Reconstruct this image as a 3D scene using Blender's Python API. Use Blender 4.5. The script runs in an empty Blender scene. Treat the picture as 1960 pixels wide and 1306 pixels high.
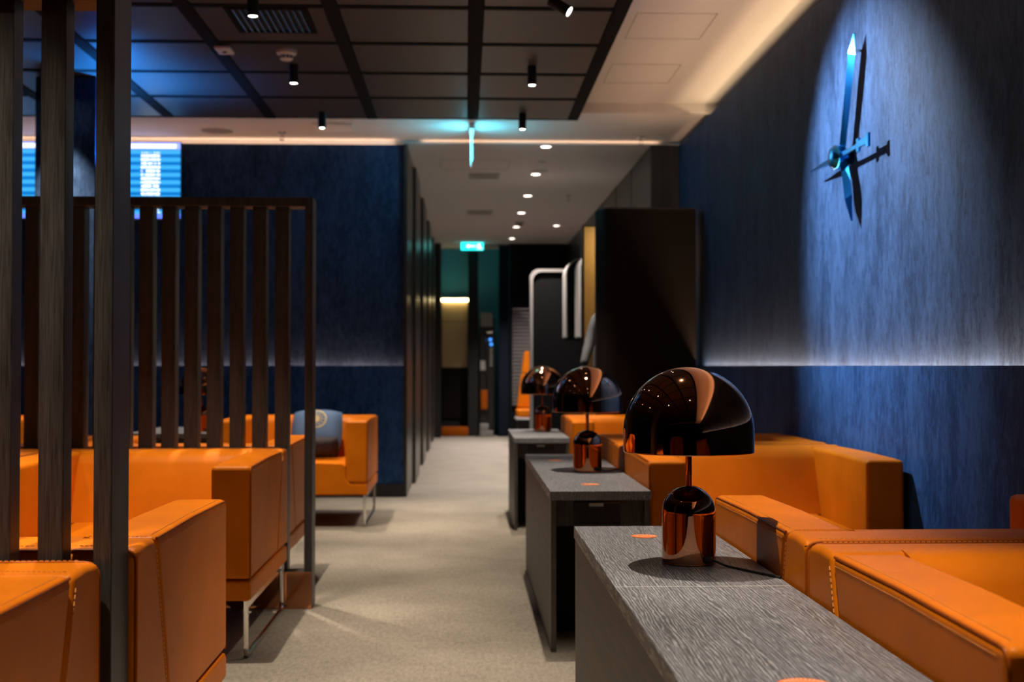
import bpy, bmesh, math, random
from mathutils import Vector, Matrix
random.seed(7)
PI = math.pi
C = bpy.context.scene.collection
SC = bpy.context.scene

# ------------------------------------------------------------------ camera, world, exposure
cam_d = bpy.data.cameras.new('camera')
cam = bpy.data.objects.new('camera', cam_d); C.objects.link(cam)
cam_d.sensor_width = 36.0
cam_d.lens = 2400.0 / 1960.0 * 36.0
cam.location = (0, 0, 1.2)
cam.rotation_euler = (PI / 2 + math.atan(47 / 2400), 0, -math.atan(90 / 2400))
cam_d.clip_start = 0.05
cam_d.dof.use_dof = True
cam_d.dof.focus_distance = 3.3
cam_d.dof.aperture_fstop = 3.8
SC.camera = cam
w = bpy.data.worlds.new('world'); SC.world = w; w.use_nodes = True
w.node_tree.nodes['Background'].inputs[0].default_value = (0.01, 0.012, 0.018, 1)
w.node_tree.nodes['Background'].inputs[1].default_value = 0.3
SC.view_settings.view_transform = 'Standard'
SC.view_settings.look = 'None'
SC.view_settings.gamma = 1.0
SC.view_settings.exposure = 0.0
try: SC.view_settings.use_curve_mapping = False
except Exception: pass
try:
    SC.cycles.use_denoising = True
    SC.cycles.max_bounces = 8
    SC.cycles.diffuse_bounces = 4
    SC.cycles.glossy_bounces = 4
    SC.cycles.sample_clamp_indirect = 4.0
    SC.cycles.caustics_reflective = False
    SC.cycles.caustics_refractive = False
except Exception: pass

WARM = (1.0, 0.83, 0.63)
SPOT_W = 320.0        # every ceiling spot
CLOCK_W = 760.0       # the tilted spot aimed at the clock
DOWN_W = 520.0         # recessed lights in the corridor
COVE_R, COVE_B = 19.0, 6.0
LEDGE_R, LEDGE_B = 115.0, 26.0


def area_strip(name, loc, rot, length, width, power, color, spread=PI):
    d = bpy.data.lights.new(name, 'AREA'); d.shape = 'RECTANGLE'
    d.size = length; d.size_y = width; d.energy = power; d.color = color
    o = bpy.data.objects.new(name, d); C.objects.link(o)
    d.spread = spread
    o.location = loc
    d_ = Vector(rot); ax = Vector((0, 1, 0)) if abs(d_.x) > 0.01 or length > 12 else Vector((1, 0, 0))   # strip runs along ax, shines along d_
    d_.normalize(); y_ = (-d_).cross(ax)
    o.rotation_euler = Matrix((ax, y_, -d_)).transposed().to_euler()
    return o


# LED strips hidden behind the tops of the wall panels (they shine up)
UPX = (0, 0, 1)
area_strip('cove_strip_right', (2.095, 4.1, 3.188), (-1.0, 0, 0.40), 12.2, 0.018, COVE_R, (1.0, 0.70, 0.38), 2.2)
area_strip('cove_strip_back', (-3.70, 11.584, 3.226), (0, -0.8, 1.0), 6.1, 0.018, COVE_B, (1.0, 0.62, 0.38))
area_strip('cove_strip_corridor', (0.70, 11.584, 3.258), (0, -0.8, 1.0), 2.2, 0.018, COVE_B * 0.16, (1.0, 0.62, 0.36))
area_strip('ledge_strip_right', (1.957, 3.9, 1.150), UPX, 12.8, 0.018, LEDGE_R, (1.0, 0.62, 0.36))
area_strip('ledge_strip_back', (-3.7, 11.529, 1.150), UPX, 6.3, 0.018, LEDGE_B, (1.0, 0.46, 0.24))


# ------------------------------------------------------------------ material helpers
def new_mat(name):
    m = bpy.data.materials.new(name); m.use_nodes = True
    nt = m.node_tree
    return m, nt, nt.nodes['Principled BSDF']


def N(nt, t, **kw):
    n = nt.nodes.new(t)
    for k, v in kw.items(): setattr(n, k, v)
    return n


def coords(nt, scale=(1, 1, 1), kind='Object'):
    tc = N(nt, 'ShaderNodeTexCoord'); mp = N(nt, 'ShaderNodeMapping')
    mp.inputs['Scale'].default_value = scale
    nt.links.new(tc.outputs[kind], mp.inputs['Vector'])
    return mp.outputs['Vector']


def noise(nt, vec, scale, detail=3, rough=0.55, dist=0.0):
    n = N(nt, 'ShaderNodeTexNoise')
    n.inputs['Scale'].default_value = scale; n.inputs['Detail'].default_value = detail
    n.inputs['Roughness'].default_value = rough; n.inputs['Distortion'].default_value = dist
    nt.links.new(vec, n.inputs['Vector'])
    return n.outputs['Fac']


def ramp(nt, fac, stops):
    r = N(nt, 'ShaderNodeValToRGB')
    e = r.color_ramp.elements
    while len(e) < len(stops): e.new(0.5)
    for i, (p, c) in enumerate(stops):
        e[i].position = p; e[i].color = (c[0], c[1], c[2], 1) if hasattr(c, '__len__') else (c, c, c, 1)
    nt.links.new(fac, r.inputs['Fac'])
    return r.outputs['Color']


def bump(nt, b, h, strength=0.2, dist=0.002):
    bp = N(nt, 'ShaderNodeBump'); bp.inputs['Strength'].default_value = strength
    bp.inputs['Distance'].default_value = dist
    nt.links.new(h, bp.inputs['Height']); nt.links.new(bp.outputs['Normal'], b.inputs['Normal'])


def math_n(nt, op, a, b=None, c=None):
    n = N(nt, 'ShaderNodeMath', operation=op)
    for i, v in enumerate((a, b, c)):
        if v is None: continue
        if isinstance(v, (int, float)): n.inputs[i].default_value = v
        else: nt.links.new(v, n.inputs[i])
    return n.outputs[0]


def mixc(nt, fac, a, b):
    n = N(nt, 'ShaderNodeMix', data_type='RGBA')
    for i, v in ((0, fac), (6, a), (7, b)):
        if isinstance(v, (int, float)): n.inputs[i].default_value = v
        elif hasattr(v, '__len__'): n.inputs[i].default_value = (v[0], v[1], v[2], 1)
        else: nt.links.new(v, n.inputs[i])
    return n.outputs[2]


def plain(name, col, rough=0.5, metal=0.0, spec=0.5, var=0.12, nscale=40.0):
    m, nt, b = new_mat(name)
    f = noise(nt, coords(nt), nscale, 3)
    c = ramp(nt, f, [(0.3, tuple(x * (1 - var) for x in col)), (0.7, tuple(min(1, x * (1 + var)) for x in col))])
    nt.links.new(c, b.inputs['Base Color'])
    b.inputs['Roughness'].default_value = rough; b.inputs['Metallic'].default_value = metal
    b.inputs['Specular IOR Level'].default_value = spec
    return m


def emit(name, col, s):
    m, nt, b = new_mat(name)
    b.inputs['Base Color'].default_value = (0.02, 0.02, 0.02, 1)
    b.inputs['Emission Color'].default_value = (*col, 1); b.inputs['Emission Strength'].default_value = s
    return m


def leather(name, col):
    m, nt, b = new_mat(name)
    v = coords(nt)
    big = noise(nt, v, 5.0, 4); fine = noise(nt, v, 420.0, 2)
    c = ramp(nt, big, [(0.3, tuple(x * 0.88 for x in col)), (0.72, tuple(x * 1.08 for x in col))])
    nt.links.new(c, b.inputs['Base Color'])
    r = ramp(nt, fine, [(0.3, 0.36), (0.7, 0.50)]); nt.links.new(r, b.inputs['Roughness'])
    b.inputs['Specular IOR Level'].default_value = 0.10
    mid = noise(nt, v, 14.0, 3)
    h = math_n(nt, 'ADD', math_n(nt, 'MULTIPLY', fine, 0.35), math_n(nt, 'MULTIPLY', mid, 1.2))
    bump(nt, b, h, 0.22, 0.004)
    return m


def blue_fabric(name, lo, hi):
    m, nt, b = new_mat(name)
    v = coords(nt, (1, 1, 0.30)); v2 = coords(nt, (1, 1, 0.6))
    a = noise(nt, v, 34.0, 6, 0.72, 0.9); f = noise(nt, v2, 150.0, 3, 0.7); g = noise(nt, coords(nt, (1, 1, 0.3)), 5.0, 4, 0.6)
    s = math_n(nt, 'ADD', math_n(nt, 'MULTIPLY', a, 0.5), math_n(nt, 'ADD', math_n(nt, 'MULTIPLY', f, 0.22), math_n(nt, 'MULTIPLY', g, 0.28)))
    c = ramp(nt, s, [(0.43, lo), (0.57, hi)])
    nt.links.new(c, b.inputs['Base Color']); b.inputs['Roughness'].default_value = 0.62
    b.inputs['Specular IOR Level'].default_value = 0.10
    bump(nt, b, s, 0.35, 0.006)
    return m


def dark_wood(name, lo, hi, axis=2, rough=0.42):
    m, nt, b = new_mat(name)
    sc = [1, 1, 1]; sc[axis] = 0.03
    f = noise(nt, coords(nt, tuple(sc)), 320.0, 3, 0.6); g = noise(nt, coords(nt, tuple(0.4 if i != axis else 0.02 for i in range(3))), 60.0, 3)
    s = math_n(nt, 'ADD', math_n(nt, 'MULTIPLY', f, 0.6), math_n(nt, 'MULTIPLY', g, 0.4))
    c = ramp(nt, s, [(0.38, lo), (0.64, hi)])
    nt.links.new(c, b.inputs['Base Color']); b.inputs['Roughness'].default_value = rough
    bump(nt, b, f, 0.25, 0.0015)
    return m


def table_wood(name, lo, hi):
    m, nt, b = new_mat(name)
    v = coords(nt, (1, 0.10, 1))
    wv = N(nt, 'ShaderNodeTexWave', wave_type='BANDS', bands_direction='X')
    wv.inputs['Scale'].default_value = 46.0; wv.inputs['Distortion'].default_value = 20.0
    wv.inputs['Detail'].default_value = 4.0; wv.inputs['Detail Scale'].default_value = 0.40; wv.inputs['Detail Roughness'].default_value = 0.68
    nt.links.new(v, wv.inputs['Vector'])
    f = noise(nt, coords(nt, (1, 0.06, 0.06)), 240.0, 3, 0.7); d = noise(nt, coords(nt, (1, 0.2, 1)), 9.0, 3)
    s = math_n(nt, 'MULTIPLY', math_n(nt, 'POWER', wv.outputs['Fac'], 2.2), math_n(nt, 'MULTIPLY_ADD', f, 1.5, -0.15))
    s = math_n(nt, 'ADD', s, math_n(nt, 'MULTIPLY_ADD', f, 0.5, -0.2))
    s = math_n(nt, 'ADD', s, math_n(nt, 'MULTIPLY_ADD', d, 0.3, -0.15))
    c = ramp(nt, s, [(0.0, lo), (0.85, hi)])
    nt.links.new(c, b.inputs['Base Color']); b.inputs['Roughness'].default_value = 0.42
    b.inputs['Specular IOR Level'].default_value = 0.4
    bump(nt, b, s, 0.15, 0.0008)
    return m


def carpet_mat():
    m, nt, b = new_mat('carpet')
    v = coords(nt)
    a = noise(nt, v, 170.0, 3, 0.7); g = noise(nt, v, 3.0, 4); k = noise(nt, coords(nt, (1, 0.35, 1)), 60.0, 3)
    s = math_n(nt, 'ADD', math_n(nt, 'MULTIPLY', a, 0.5), math_n(nt, 'ADD', math_n(nt, 'MULTIPLY', g, 0.2), math_n(nt, 'MULTIPLY', k, 0.3)))
    c = ramp(nt, s, [(0.34, (0.145, 0.130, 0.110)), (0.66, (0.36, 0.325, 0.28))])
    nt.links.new(c, b.inputs['Base Color']); b.inputs['Roughness'].default_value = 0.95
    b.inputs['Specular IOR Level'].default_value = 0.1
    bump(nt, b, a, 0.6, 0.006)
    return m


def screen_mat(wd, ht):
    """Flight board: blue rows, white header, columns of small white marks (too blurred in the photograph to read)."""
    m, nt, b = new_mat('flight_screen')
    tc = N(nt, 'ShaderNodeTexCoord'); sp = N(nt, 'ShaderNodeSeparateXYZ')
    nt.links.new(tc.outputs['Object'], sp.inputs[0])
    u = math_n(nt, 'DIVIDE', sp.outputs['X'], wd); v = math_n(nt, 'DIVIDE', sp.outputs['Z'], ht)
    row = math_n(nt, 'MULTIPLY', v, 20.0)
    fr = math_n(nt, 'FRACT', row)
    alt = math_n(nt, 'GREATER_THAN', math_n(nt, 'FRACT', math_n(nt, 'MULTIPLY', v, 10.0)), 0.5)
    base = mixc(nt, alt, (0.002, 0.115, 0.36), (0.030, 0.27, 0.60))
    # marks
    vv = N(nt, 'ShaderNodeCombineXYZ'); nt.links.new(math_n(nt, 'MULTIPLY', u, 150.0), vv.inputs[0])
    nt.links.new(math_n(nt, 'MULTIPLY', math_n(nt, 'FLOOR', row), 7.31), vv.inputs[1])
    ns = N(nt, 'ShaderNodeTexNoise'); ns.inputs['Scale'].default_value = 1.0; nt.links.new(vv.outputs[0], ns.inputs['Vector'])
    ink = math_n(nt, 'GREATER_THAN', ns.outputs['Fac'], 0.44)
    inrow = math_n(nt, 'MULTIPLY', math_n(nt, 'GREATER_THAN', fr, 0.2), math_n(nt, 'LESS_THAN', fr, 0.8))
    def band(x, lo, hi): return math_n(nt, 'MULTIPLY', math_n(nt, 'GREATER_THAN', x, lo), math_n(nt, 'LESS_THAN', x, hi))
    cols = math_n(nt, 'ADD', band(u, 0.04, 0.22), math_n(nt, 'ADD', band(u, 0.27, 0.44), band(u, 0.71, 0.85)))
    body = band(v, 0.07, 0.87)
    mk = math_n(nt, 'MULTIPLY', math_n(nt, 'MULTIPLY', ink, inrow), math_n(nt, 'MULTIPLY', cols, body))
    c = mixc(nt, mk, base, (0.95, 0.98, 1.0))
    head = math_n(nt, 'GREATER_THAN', v, 0.91)
    c = mixc(nt, head, c, (0.22, 0.30, 1.0))
    hb = math_n(nt, 'MULTIPLY', band(v, 0.925, 0.98), band(u, 0.05, 0.97))
    c = mixc(nt, hb, c, (0.85, 0.85, 1.0))
    foot = math_n(nt, 'LESS_THAN', v, 0.06)
    c = mixc(nt, foot, c, (0.10, 0.18, 1.0))
    b.inputs['Base Color'].default_value = (0.01, 0.01, 0.02, 1); b.inputs['Roughness'].default_value = 0.2
    nt.links.new(c, b.inputs['Emission Color']); b.inputs['Emission Strength'].default_value = 1.9
    return m


M = {}
M['leather'] = leather('orange_leather', (0.64, 0.168, 0.004))
M['leather_thread'] = plain('orange_thread', (0.80, 0.36, 0.10), 0.6)
M['leather_pipe'] = leather('orange_piping', (0.36, 0.080, 0.005))
M['chrome'] = plain('chrome', (0.75, 0.73, 0.70), 0.16, 1.0, var=0.03)
M['blue_up'] = blue_fabric('blue_wallcovering', (0.0085, 0.0230, 0.062), (0.031, 0.067, 0.155))
M['blue_low'] = blue_fabric('blue_wallcovering_low', (0.009, 0.036, 0.115), (0.036, 0.100, 0.265))
M['slat'] = dark_wood('black_stained_wood', (0.012, 0.0115, 0.012), (0.060, 0.058, 0.060))
M['table'] = table_wood('grey_oak_laminate', (0.080, 0.084, 0.097), (0.36, 0.375, 0.43))
M['table_dark'] = dark_wood('dark_table_side', (0.035, 0.031, 0.028), (0.085, 0.075, 0.068), axis=1, rough=0.5)
M['void'] = plain('black_matt', (0.006, 0.006, 0.007), 0.8)
M['black'] = plain('black_satin', (0.012, 0.012, 0.013), 0.35)
M['white'] = plain('white_plaster', (0.64, 0.62, 0.625), 0.9, spec=0.1, var=0.03)
M['white_plastic'] = plain('white_plastic', (0.72, 0.70, 0.68), 0.4, var=0.03)
M['raft'] = plain('dark_ceiling_panel', (0.070, 0.058, 0.052), 0.42, var=0.35, nscale=120)
M['raft_beam'] = plain('dark_ceiling_beam', (0.010, 0.009, 0.008), 0.8, spec=0.1)
M['copper'] = plain('copper_mirror', (0.50, 0.235, 0.130), 0.035, 1.0, var=0.02)
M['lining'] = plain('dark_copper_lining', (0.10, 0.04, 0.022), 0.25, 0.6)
M['bronze'] = plain('bronze_mirror', (0.70, 0.32, 0.16), 0.12, 1.0, var=0.03)
M['carpet'] = carpet_mat()
M['brown_panel'] = plain('dark_brown_panel', (0.007, 0.0052, 0.0045), 0.55, spec=0.12, var=0.1, nscale=15)
M['corridor'] = dark_wood('dark_corridor_panel', (0.020, 0.018, 0.017), (0.045, 0.041, 0.038), rough=0.3)
M['gold'] = plain('gold_panel', (0.62, 0.36, 0.10), 0.45, var=0.05)
M['felt_dark'] = plain('black_felt', (0.009, 0.009, 0.010), 0.95, spec=0.03, var=0.3, nscale=200)
M['grey_lit_edge'] = plain('grey_and_lit_edge', (0.24, 0.225, 0.22), 0.9, var=0.15, nscale=200)  # grey machine foot; also the painted lit edges of hoods and booth wall
M['rib'] = plain('dark_grey_rib', (0.16, 0.15, 0.145), 0.7)
M['beige'] = plain('beige_panel', (0.58, 0.43, 0.21), 0.5, var=0.08)
M['teal'] = plain('teal_wall', (0.045, 0.33, 0.48), 0.6, var=0.1)
M['navy'] = plain('navy_cloth', (0.010, 0.022, 0.055), 0.8, var=0.2)
M['cushion'] = plain('blue_cushion', (0.085, 0.16, 0.32), 0.75, var=0.12, nscale=90)
M['cushion_dark'] = plain('dark_cushion_back', (0.02, 0.012, 0.02), 0.8)
M['gold_print'] = plain('gold_print', (0.62, 0.47, 0.20), 0.5)
M['coat'] = plain('grey_cloth', (0.05, 0.05, 0.052), 0.85, var=0.2, nscale=60)
M['sticker'] = plain('orange_sticker', (0.78, 0.20, 0.045), 0.55, var=0.05)
M['sticker_print'] = plain('pale_print', (0.85, 0.50, 0.33), 0.55, var=0.05)
M['cable'] = plain('black_cable', (0.010, 0.010, 0.010), 0.45)
M['clock'] = plain('blue_mirror_metal', (0.020, 0.25, 0.66), 0.17, 1.0, var=0.02)
M['lens'] = emit('lit_lens', (1.0, 0.90, 0.76), 45.0)
M['down'] = emit('lit_downlight', (1.0, 0.88, 0.76), 9.0)
M['exit'] = emit('exit_green', (0.01, 0.62, 0.58), 3.4)
M['exit_white'] = emit('exit_white', (0.75, 1.0, 0.95), 3.2)
M['exit_blade'] = emit('exit_blade', (0.10, 0.68, 0.85), 20.0)
M['exit_edge'] = emit('exit_edge', (0.12, 0.62, 0.78), 1.1)
M['led_bar'] = emit('led_bar', (1.0, 0.80, 0.40), 10.0)
M['blue_led'] = emit('blue_led', (0.05, 0.30, 1.0), 2.0)
M['grey_paint'] = plain('grey_paint', (0.30, 0.29, 0.28), 0.5, var=0.08)


# ------------------------------------------------------------------ mesh helpers
def box(bm, x0, x1, y0, y1, z0, z1, bev=0.0, seg=2, mat=None):
    r = bmesh.ops.create_cube(bm, size=1.0)
    vs = r['verts']
    bmesh.ops.scale(bm, vec=(abs(x1 - x0), abs(y1 - y0), abs(z1 - z0)), verts=vs)
    bmesh.ops.translate(bm, vec=((x0 + x1) / 2, (y0 + y1) / 2, (z0 + z1) / 2), verts=vs)
    if mat is not None: bmesh.ops.transform(bm, matrix=mat, verts=vs)
    if bev > 0:
        es = list({e for v in vs for e in v.link_edges})
        bmesh.ops.bevel(bm, geom=es, offset=bev, segments=seg, profile=0.5, affect='EDGES')
    return bm


def prism(bm, pts, axis, a0, a1, bev=0.0, seg=2):
    """extrude a polygon; axis 0: pts are (y,z); 1: (x,z); 2: (x,y)"""
    def P(p, a):
        return ((a, p[0], p[1]), (p[0], a, p[1]), (p[0], p[1], a))[axis]
    v0 = [bm.verts.new(P(p, a0)) for p in pts]; v1 = [bm.verts.new(P(p, a1)) for p in pts]
    n = len(pts)
    fs = [bm.faces.new(v0[::-1]), bm.faces.new(v1)]
    for i in range(n):
        fs.append(bm.faces.new((v0[i], v0[(i + 1) % n], v1[(i + 1) % n], v1[i])))
    bmesh.ops.recalc_face_normals(bm, faces=fs)
    if bev > 0:
        es = list({e for f in fs for e in f.edges if e.calc_face_angle(0) > 0.5})
        bmesh.ops.bevel(bm, geom=es, offset=bev, segments=seg, profile=0.5, affect='EDGES')
    return bm


def lathe(bm, prof, n=48, c=(0, 0, 0), close=False):
    rings = []
    for (r, z) in prof:
        if r < 1e-6: rings.append([bm.verts.new((c[0], c[1], c[2] + z))])
        else: rings.append([bm.verts.new((c[0] + r * math.cos(2 * PI * k / n), c[1] + r * math.sin(2 * PI * k / n), c[2] + z)) for k in range(n)])
    fs = []
    pairs = list(zip(rings[:-1], rings[1:]))
    if close: pairs.append((rings[-1], rings[0]))
    for A, B in pairs:
        for k in range(n):
            k2 = (k + 1) % n
            if len(A) == 1 and len(B) == 1: continue
            if len(A) == 1: fs.append(bm.faces.new((A[0], B[k], B[k2])))
            elif len(B) == 1: fs.append(bm.faces.new((A[k], A[k2], B[0])))
            else: fs.append(bm.faces.new((A[k], A[k2], B[k2], B[k])))
    bmesh.ops.recalc_face_normals(bm, faces=fs)
    return bm


def round_path(pts, r, n=4):
    out = [Vector(pts[0])]
    for i in range(1, len(pts) - 1):
        p, a, b = Vector(pts[i]), Vector(pts[i - 1]), Vector(pts[i + 1])
        da, db = (a - p), (b - p)
        k = min(r, da.length * 0.49, db.length * 0.49)
        A, B = p + da.normalized() * k, p + db.normalized() * k
        for j in range(n + 1):
            t = j / n
            out.append((1 - t) ** 2 * A + 2 * t * (1 - t) * p + t * t * B)
    out.append(Vector(pts[-1]))
    return out


def tube(bm, pts, r, n=8, closed=False):
    pts = [Vector(p) for p in pts]
    rings = []; m = len(pts)
    up = None
    for i, p in enumerate(pts):
        if closed: t = (pts[(i + 1) % m] - pts[i - 1]).normalized()
        elif i == 0: t = (pts[1] - p).normalized()
        elif i == m - 1: t = (p - pts[i - 1]).normalized()
        else: t = ((pts[i + 1] - p).normalized() + (p - pts[i - 1]).normalized()).normalized()
        if up is None:
            up = t.orthogonal().normalized()
        up = (up - t * up.dot(t)).normalized()
        s = t.cross(up)
        rr = r[i] if hasattr(r, '__len__') else r
        rings.append([bm.verts.new(p + up * rr * math.cos(2 * PI * k / n) + s * rr * math.sin(2 * PI * k / n)) for k in range(n)])
    fs = []
    for i in range(m if closed else m - 1):
        A, B = rings[i], rings[(i + 1) % m]
        for k in range(n): fs.append(bm.faces.new((A[k], A[(k + 1) % n], B[(k + 1) % n], B[k])))
    if not closed:
        fs.append(bm.faces.new(rings[0][::-1])); fs.append(bm.faces.new(rings[-1]))
    bmesh.ops.recalc_face_normals(bm, faces=fs)
    return bm


def dashes(bm, pts, step=0.012, ln=0.0075, r=0.0011):
    """short stitches laid along a polyline"""
    pts = [Vector(p) for p in pts]
    for a, b in zip(pts[:-1], pts[1:]):
        L = (b - a).length
        if L < step: continue
        d = (b - a) / L
        o1 = d.orthogonal().normalized(); o2 = d.cross(o1)
        for i in range(int(L / step)):
            p = a + d * (i * step); q = p + d * ln
            vs = [bm.verts.new(e + o1 * (r * sx) + o2 * (r * sy)) for e in (p, q) for sx, sy in ((1, 0), (0, 1), (-1, 0), (0, -1))]
            for k in range(4):
                bm.faces.new((vs[k], vs[(k + 1) % 4], vs[4 + (k + 1) % 4], vs[4 + k]))
    return bm


def obj(name, bm, mat, parent=None, smooth=True, loc=None, wn=False):
    me = bpy.data.meshes.new(name)
    if smooth:
        for e in bm.edges: e.smooth = e.calc_face_angle(0.0) < 0.75
    bm.to_mesh(me); bm.free()
    if smooth:
        me.polygons.foreach_set('use_smooth', [True] * len(me.polygons))
    o = bpy.data.objects.new(name, me); C.objects.link(o)
    me.materials.append(mat)
    if parent is not None: o.parent = parent
    if loc: o.location = loc
    if wn:
        md = o.modifiers.new('weighted', 'WEIGHTED_NORMAL'); md.keep_sharp = True; md.weight = 80
    return o


def BM(): return bmesh.new()


def tag(o, label, cat, group=None):
    o['label'] = label; o['category'] = cat
    if group: o['group'] = group
    return o


def thing(name, label, cat, loc=(0, 0, 0), rz=0.0, group=None):
    o = bpy.data.objects.new(name, None); C.objects.link(o)
    o.empty_display_size = 0.1
    o.location = loc; o.rotation_euler = (0, 0, rz)
    return tag(o, label, cat, group)


def struct(name, bm, mat, parent=None, smooth=False):
    o = obj(name, bm, mat, parent, smooth)
    if parent is None: o['kind'] = 'structure'
    return o


def sbox(name, x0, x1, y0, y1, z0, z1, mat, parent=None, bev=0.0):
    bm = BM(); box(bm, x0, x1, y0, y1, z0, z1, bev)
    return struct(name, bm, mat, parent)


def kids(o): return [c for c in bpy.data.objects if c.parent == o]


def dup(root, loc, rz=None, label=None, group=None):
    """copy a thing with its parts and sub-parts (mesh data shared)"""
    def rec(s, par):
        c = s.copy(); C.objects.link(c)
        if par is not None: c.parent = par
        for ch in TREE.get(s.name, []): rec(ch, c)
        return c
    TREE = {}
    for o in bpy.data.objects:
        if o.parent: TREE.setdefault(o.parent.name, []).append(o)
    r = rec(root, None)
    r.location = loc
    if rz is not None: r.rotation_euler = (0, 0, rz)
    if label: r['label'] = label
    if group: r['group'] = group
    return r


# ------------------------------------------------------------------ the room
ZC = 3.36            # main ceiling
ZB = 3.28            # lower strip of ceiling along the back wall
ZK = 3.24            # corridor ceiling
sbox('floor', -7.2, 2.2, -4.4, 22.2, -0.06, 0.0, M['carpet'])
sbox('ceiling', -7.2, 2.2, -4.4, 10.24, ZC, ZC + 0.08, M['white'])
sbox('ceiling_back', -7.2, 2.2, 10.24, 11.66, ZB, ZC + 0.08, M['white'])
sbox('ceiling_corridor', -0.60, 2.1, 11.5, 22.2, ZK, ZK + 0.006, M['white'])

# right wall: a proud lower panel, LED groove, tall upper panel that stops short of the ceiling
wr = sbox('wall_right', 2.13, 2.20, -4.4, 11.5, 0, ZB, M['white'])
sbox('lower_panel', 1.936, 2.13, -4.4, 11.5, 0, 1.12, M['blue_low'], wr)
sbox('ledge_lip', 1.930, 1.936, -4.4, 11.5, 0, 1.2, M['blue_low'], wr)
sbox('upper_panel', 1.982, 1.987, -4.4, 11.5, 1.12, 3.235, M['blue_up'], wr)
# back wall left of the corridor, same build
wb = sbox('wall_back', -7.2, -0.56, 11.60, 11.66, 0, ZB, M['white'])
sbox('lower_panel', -7.2, -0.56, 11.506, 11.60, 0, 1.12, M['blue_low'], wb)
sbox('ledge_lip', -7.2, -0.56, 11.50, 11.506, 0, 1.2, M['blue_low'], wb)
sbox('upper_panel', -7.2, -0.56, 11.552, 11.557, 1.12, 3.235, M['blue_up'], wb)
sbox('baseboard_back', -7.2, -0.55, 11.485, 11.50, 0, 0.12, M['black'])
sbox('trim_1', -0.56, -0.53, 11.495, 11.62, 0, 3.235, M['corridor'])
sbox('trim_8', -0.56, 2.13, 11.60, 11.66, ZK + 0.006, ZB, M['white'])
sbox('wall_left', -7.25, -7.2, -4.4, 11.66, 0, ZB, M['blue_low'])
sbox('wall_front', -7.2, 2.1, -4.46, -4.4, 0, ZC, M['brown_panel'])

# corridor walls: dark vertical panels with shadow gaps
cl = sbox('wall_corridor_left', -0.75, -0.60, 11.62, 21.0, 0, ZK, M['void'])
for k in range(8):
    y0 = 11.63 + k * 1.17
    bm = BM(); box(bm, -0.60, -0.53 + (0.03 if k % 2 else 0.0), y0, y0 + 1.08, 0, ZK - 0.02, 0.008)
    obj('panel', bm, M['corridor'], cl, False)
cr = sbox('wall_corridor_right', 1.78, 2.1, 11.55, 22.2, 0, ZK, M['void'])
for k in range(7):
    y0 = 11.56 + k * 1.33
    bm = BM(); box(bm, 1.715, 1.78, y0, y0 + 1.27, 0, ZK - 0.005, 0.006)
    obj('panel', bm, M['corridor'], cr, False)
sbox('trim_2', 1.715, 1.978, 11.50, 11.555, 0, 3.235, M['corridor'])
sbox('wall_end', -0.60, 2.1, 21.9, 22.0, 0, ZK, M['teal'])

# freestanding column with blue covering, left
cb = BM(); box(cb, -3.02, -2.60, 8.90, 9.25, 0, 3.235, 0.004); struct('wall_column', cb, M['blue_up'])

# ---- dark ceiling raft: tiles between beams, under the white ceiling
rb = sbox('ceiling_raft', -6.7, 0.92, -2.6, 10.33, 3.270, 3.279, M['void'])
beams = [0.892 - 0.829 * k for k in range(10)]
me_tile = None
for j in range(16):
    yb = 10.325 - 0.81 * j
    bm = BM(); box(bm, -6.69, 0.848, yb, yb + (0.012 if j == 0 else 0.056), 3.2345, 3.271); obj('cross_bar', bm, M['raft_beam'], rb, False)
for bx in beams:
    if bx < -6.6: continue
    bm = BM(); box(bm, bx - 0.043, bx + 0.043, -2.6, 10.34, 3.232, 3.272, 0.003, 1)
    obj('beam', bm, M['raft_beam'], rb, False)
for i in range(len(beams) - 1):
    xr, xl = beams[i] - 0.043, beams[i + 1] + 0.043
    if xl < -6.6: continue
    for j in range(15):
        y1 = 10.325 - 0.81 * j; y0 = y1 - 0.752
        if y0 < -2.5: continue
        if me_tile is None:
            bm = BM(); box(bm, 0, xr - xl - 0.004, 0, 0.752, 0, 0.026, 0.003, 1)
            t = obj('tile', bm, M['raft'], rb, False, (xl + 0.002, y0, 3.240)); me_tile = t.data
        else:
            t = bpy.data.objects.new('tile', me_tile); C.objects.link(t); t.parent = rb; t.location = (xl + 0.002, y0, 3.240)

# access hatches in the white ceiling: a thin recessed outline each
def hatch(x0, x1, y0, y1, z, nm):
    bm = BM(); e = 0.006
    for a in ((x0, x1, y0, y0 + e), (x0, x1, y1 - e, y1), (x0, x0 + e, y0, y1), (x1 - e, x1, y0, y1)):
        box(bm, *a, z - 0.002, z + 0.001)
    struct(nm, bm, M['grey_paint'])
hatch(1.05, 1.55, 7.6, 8.2, ZC, 'trim_3')
hatch(1.05, 1.55, 8.9, 9.5, ZC, 'trim_4')
hatch(-0.25, 0.45, 12.4, 13.0, ZK, 'trim_5')


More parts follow.
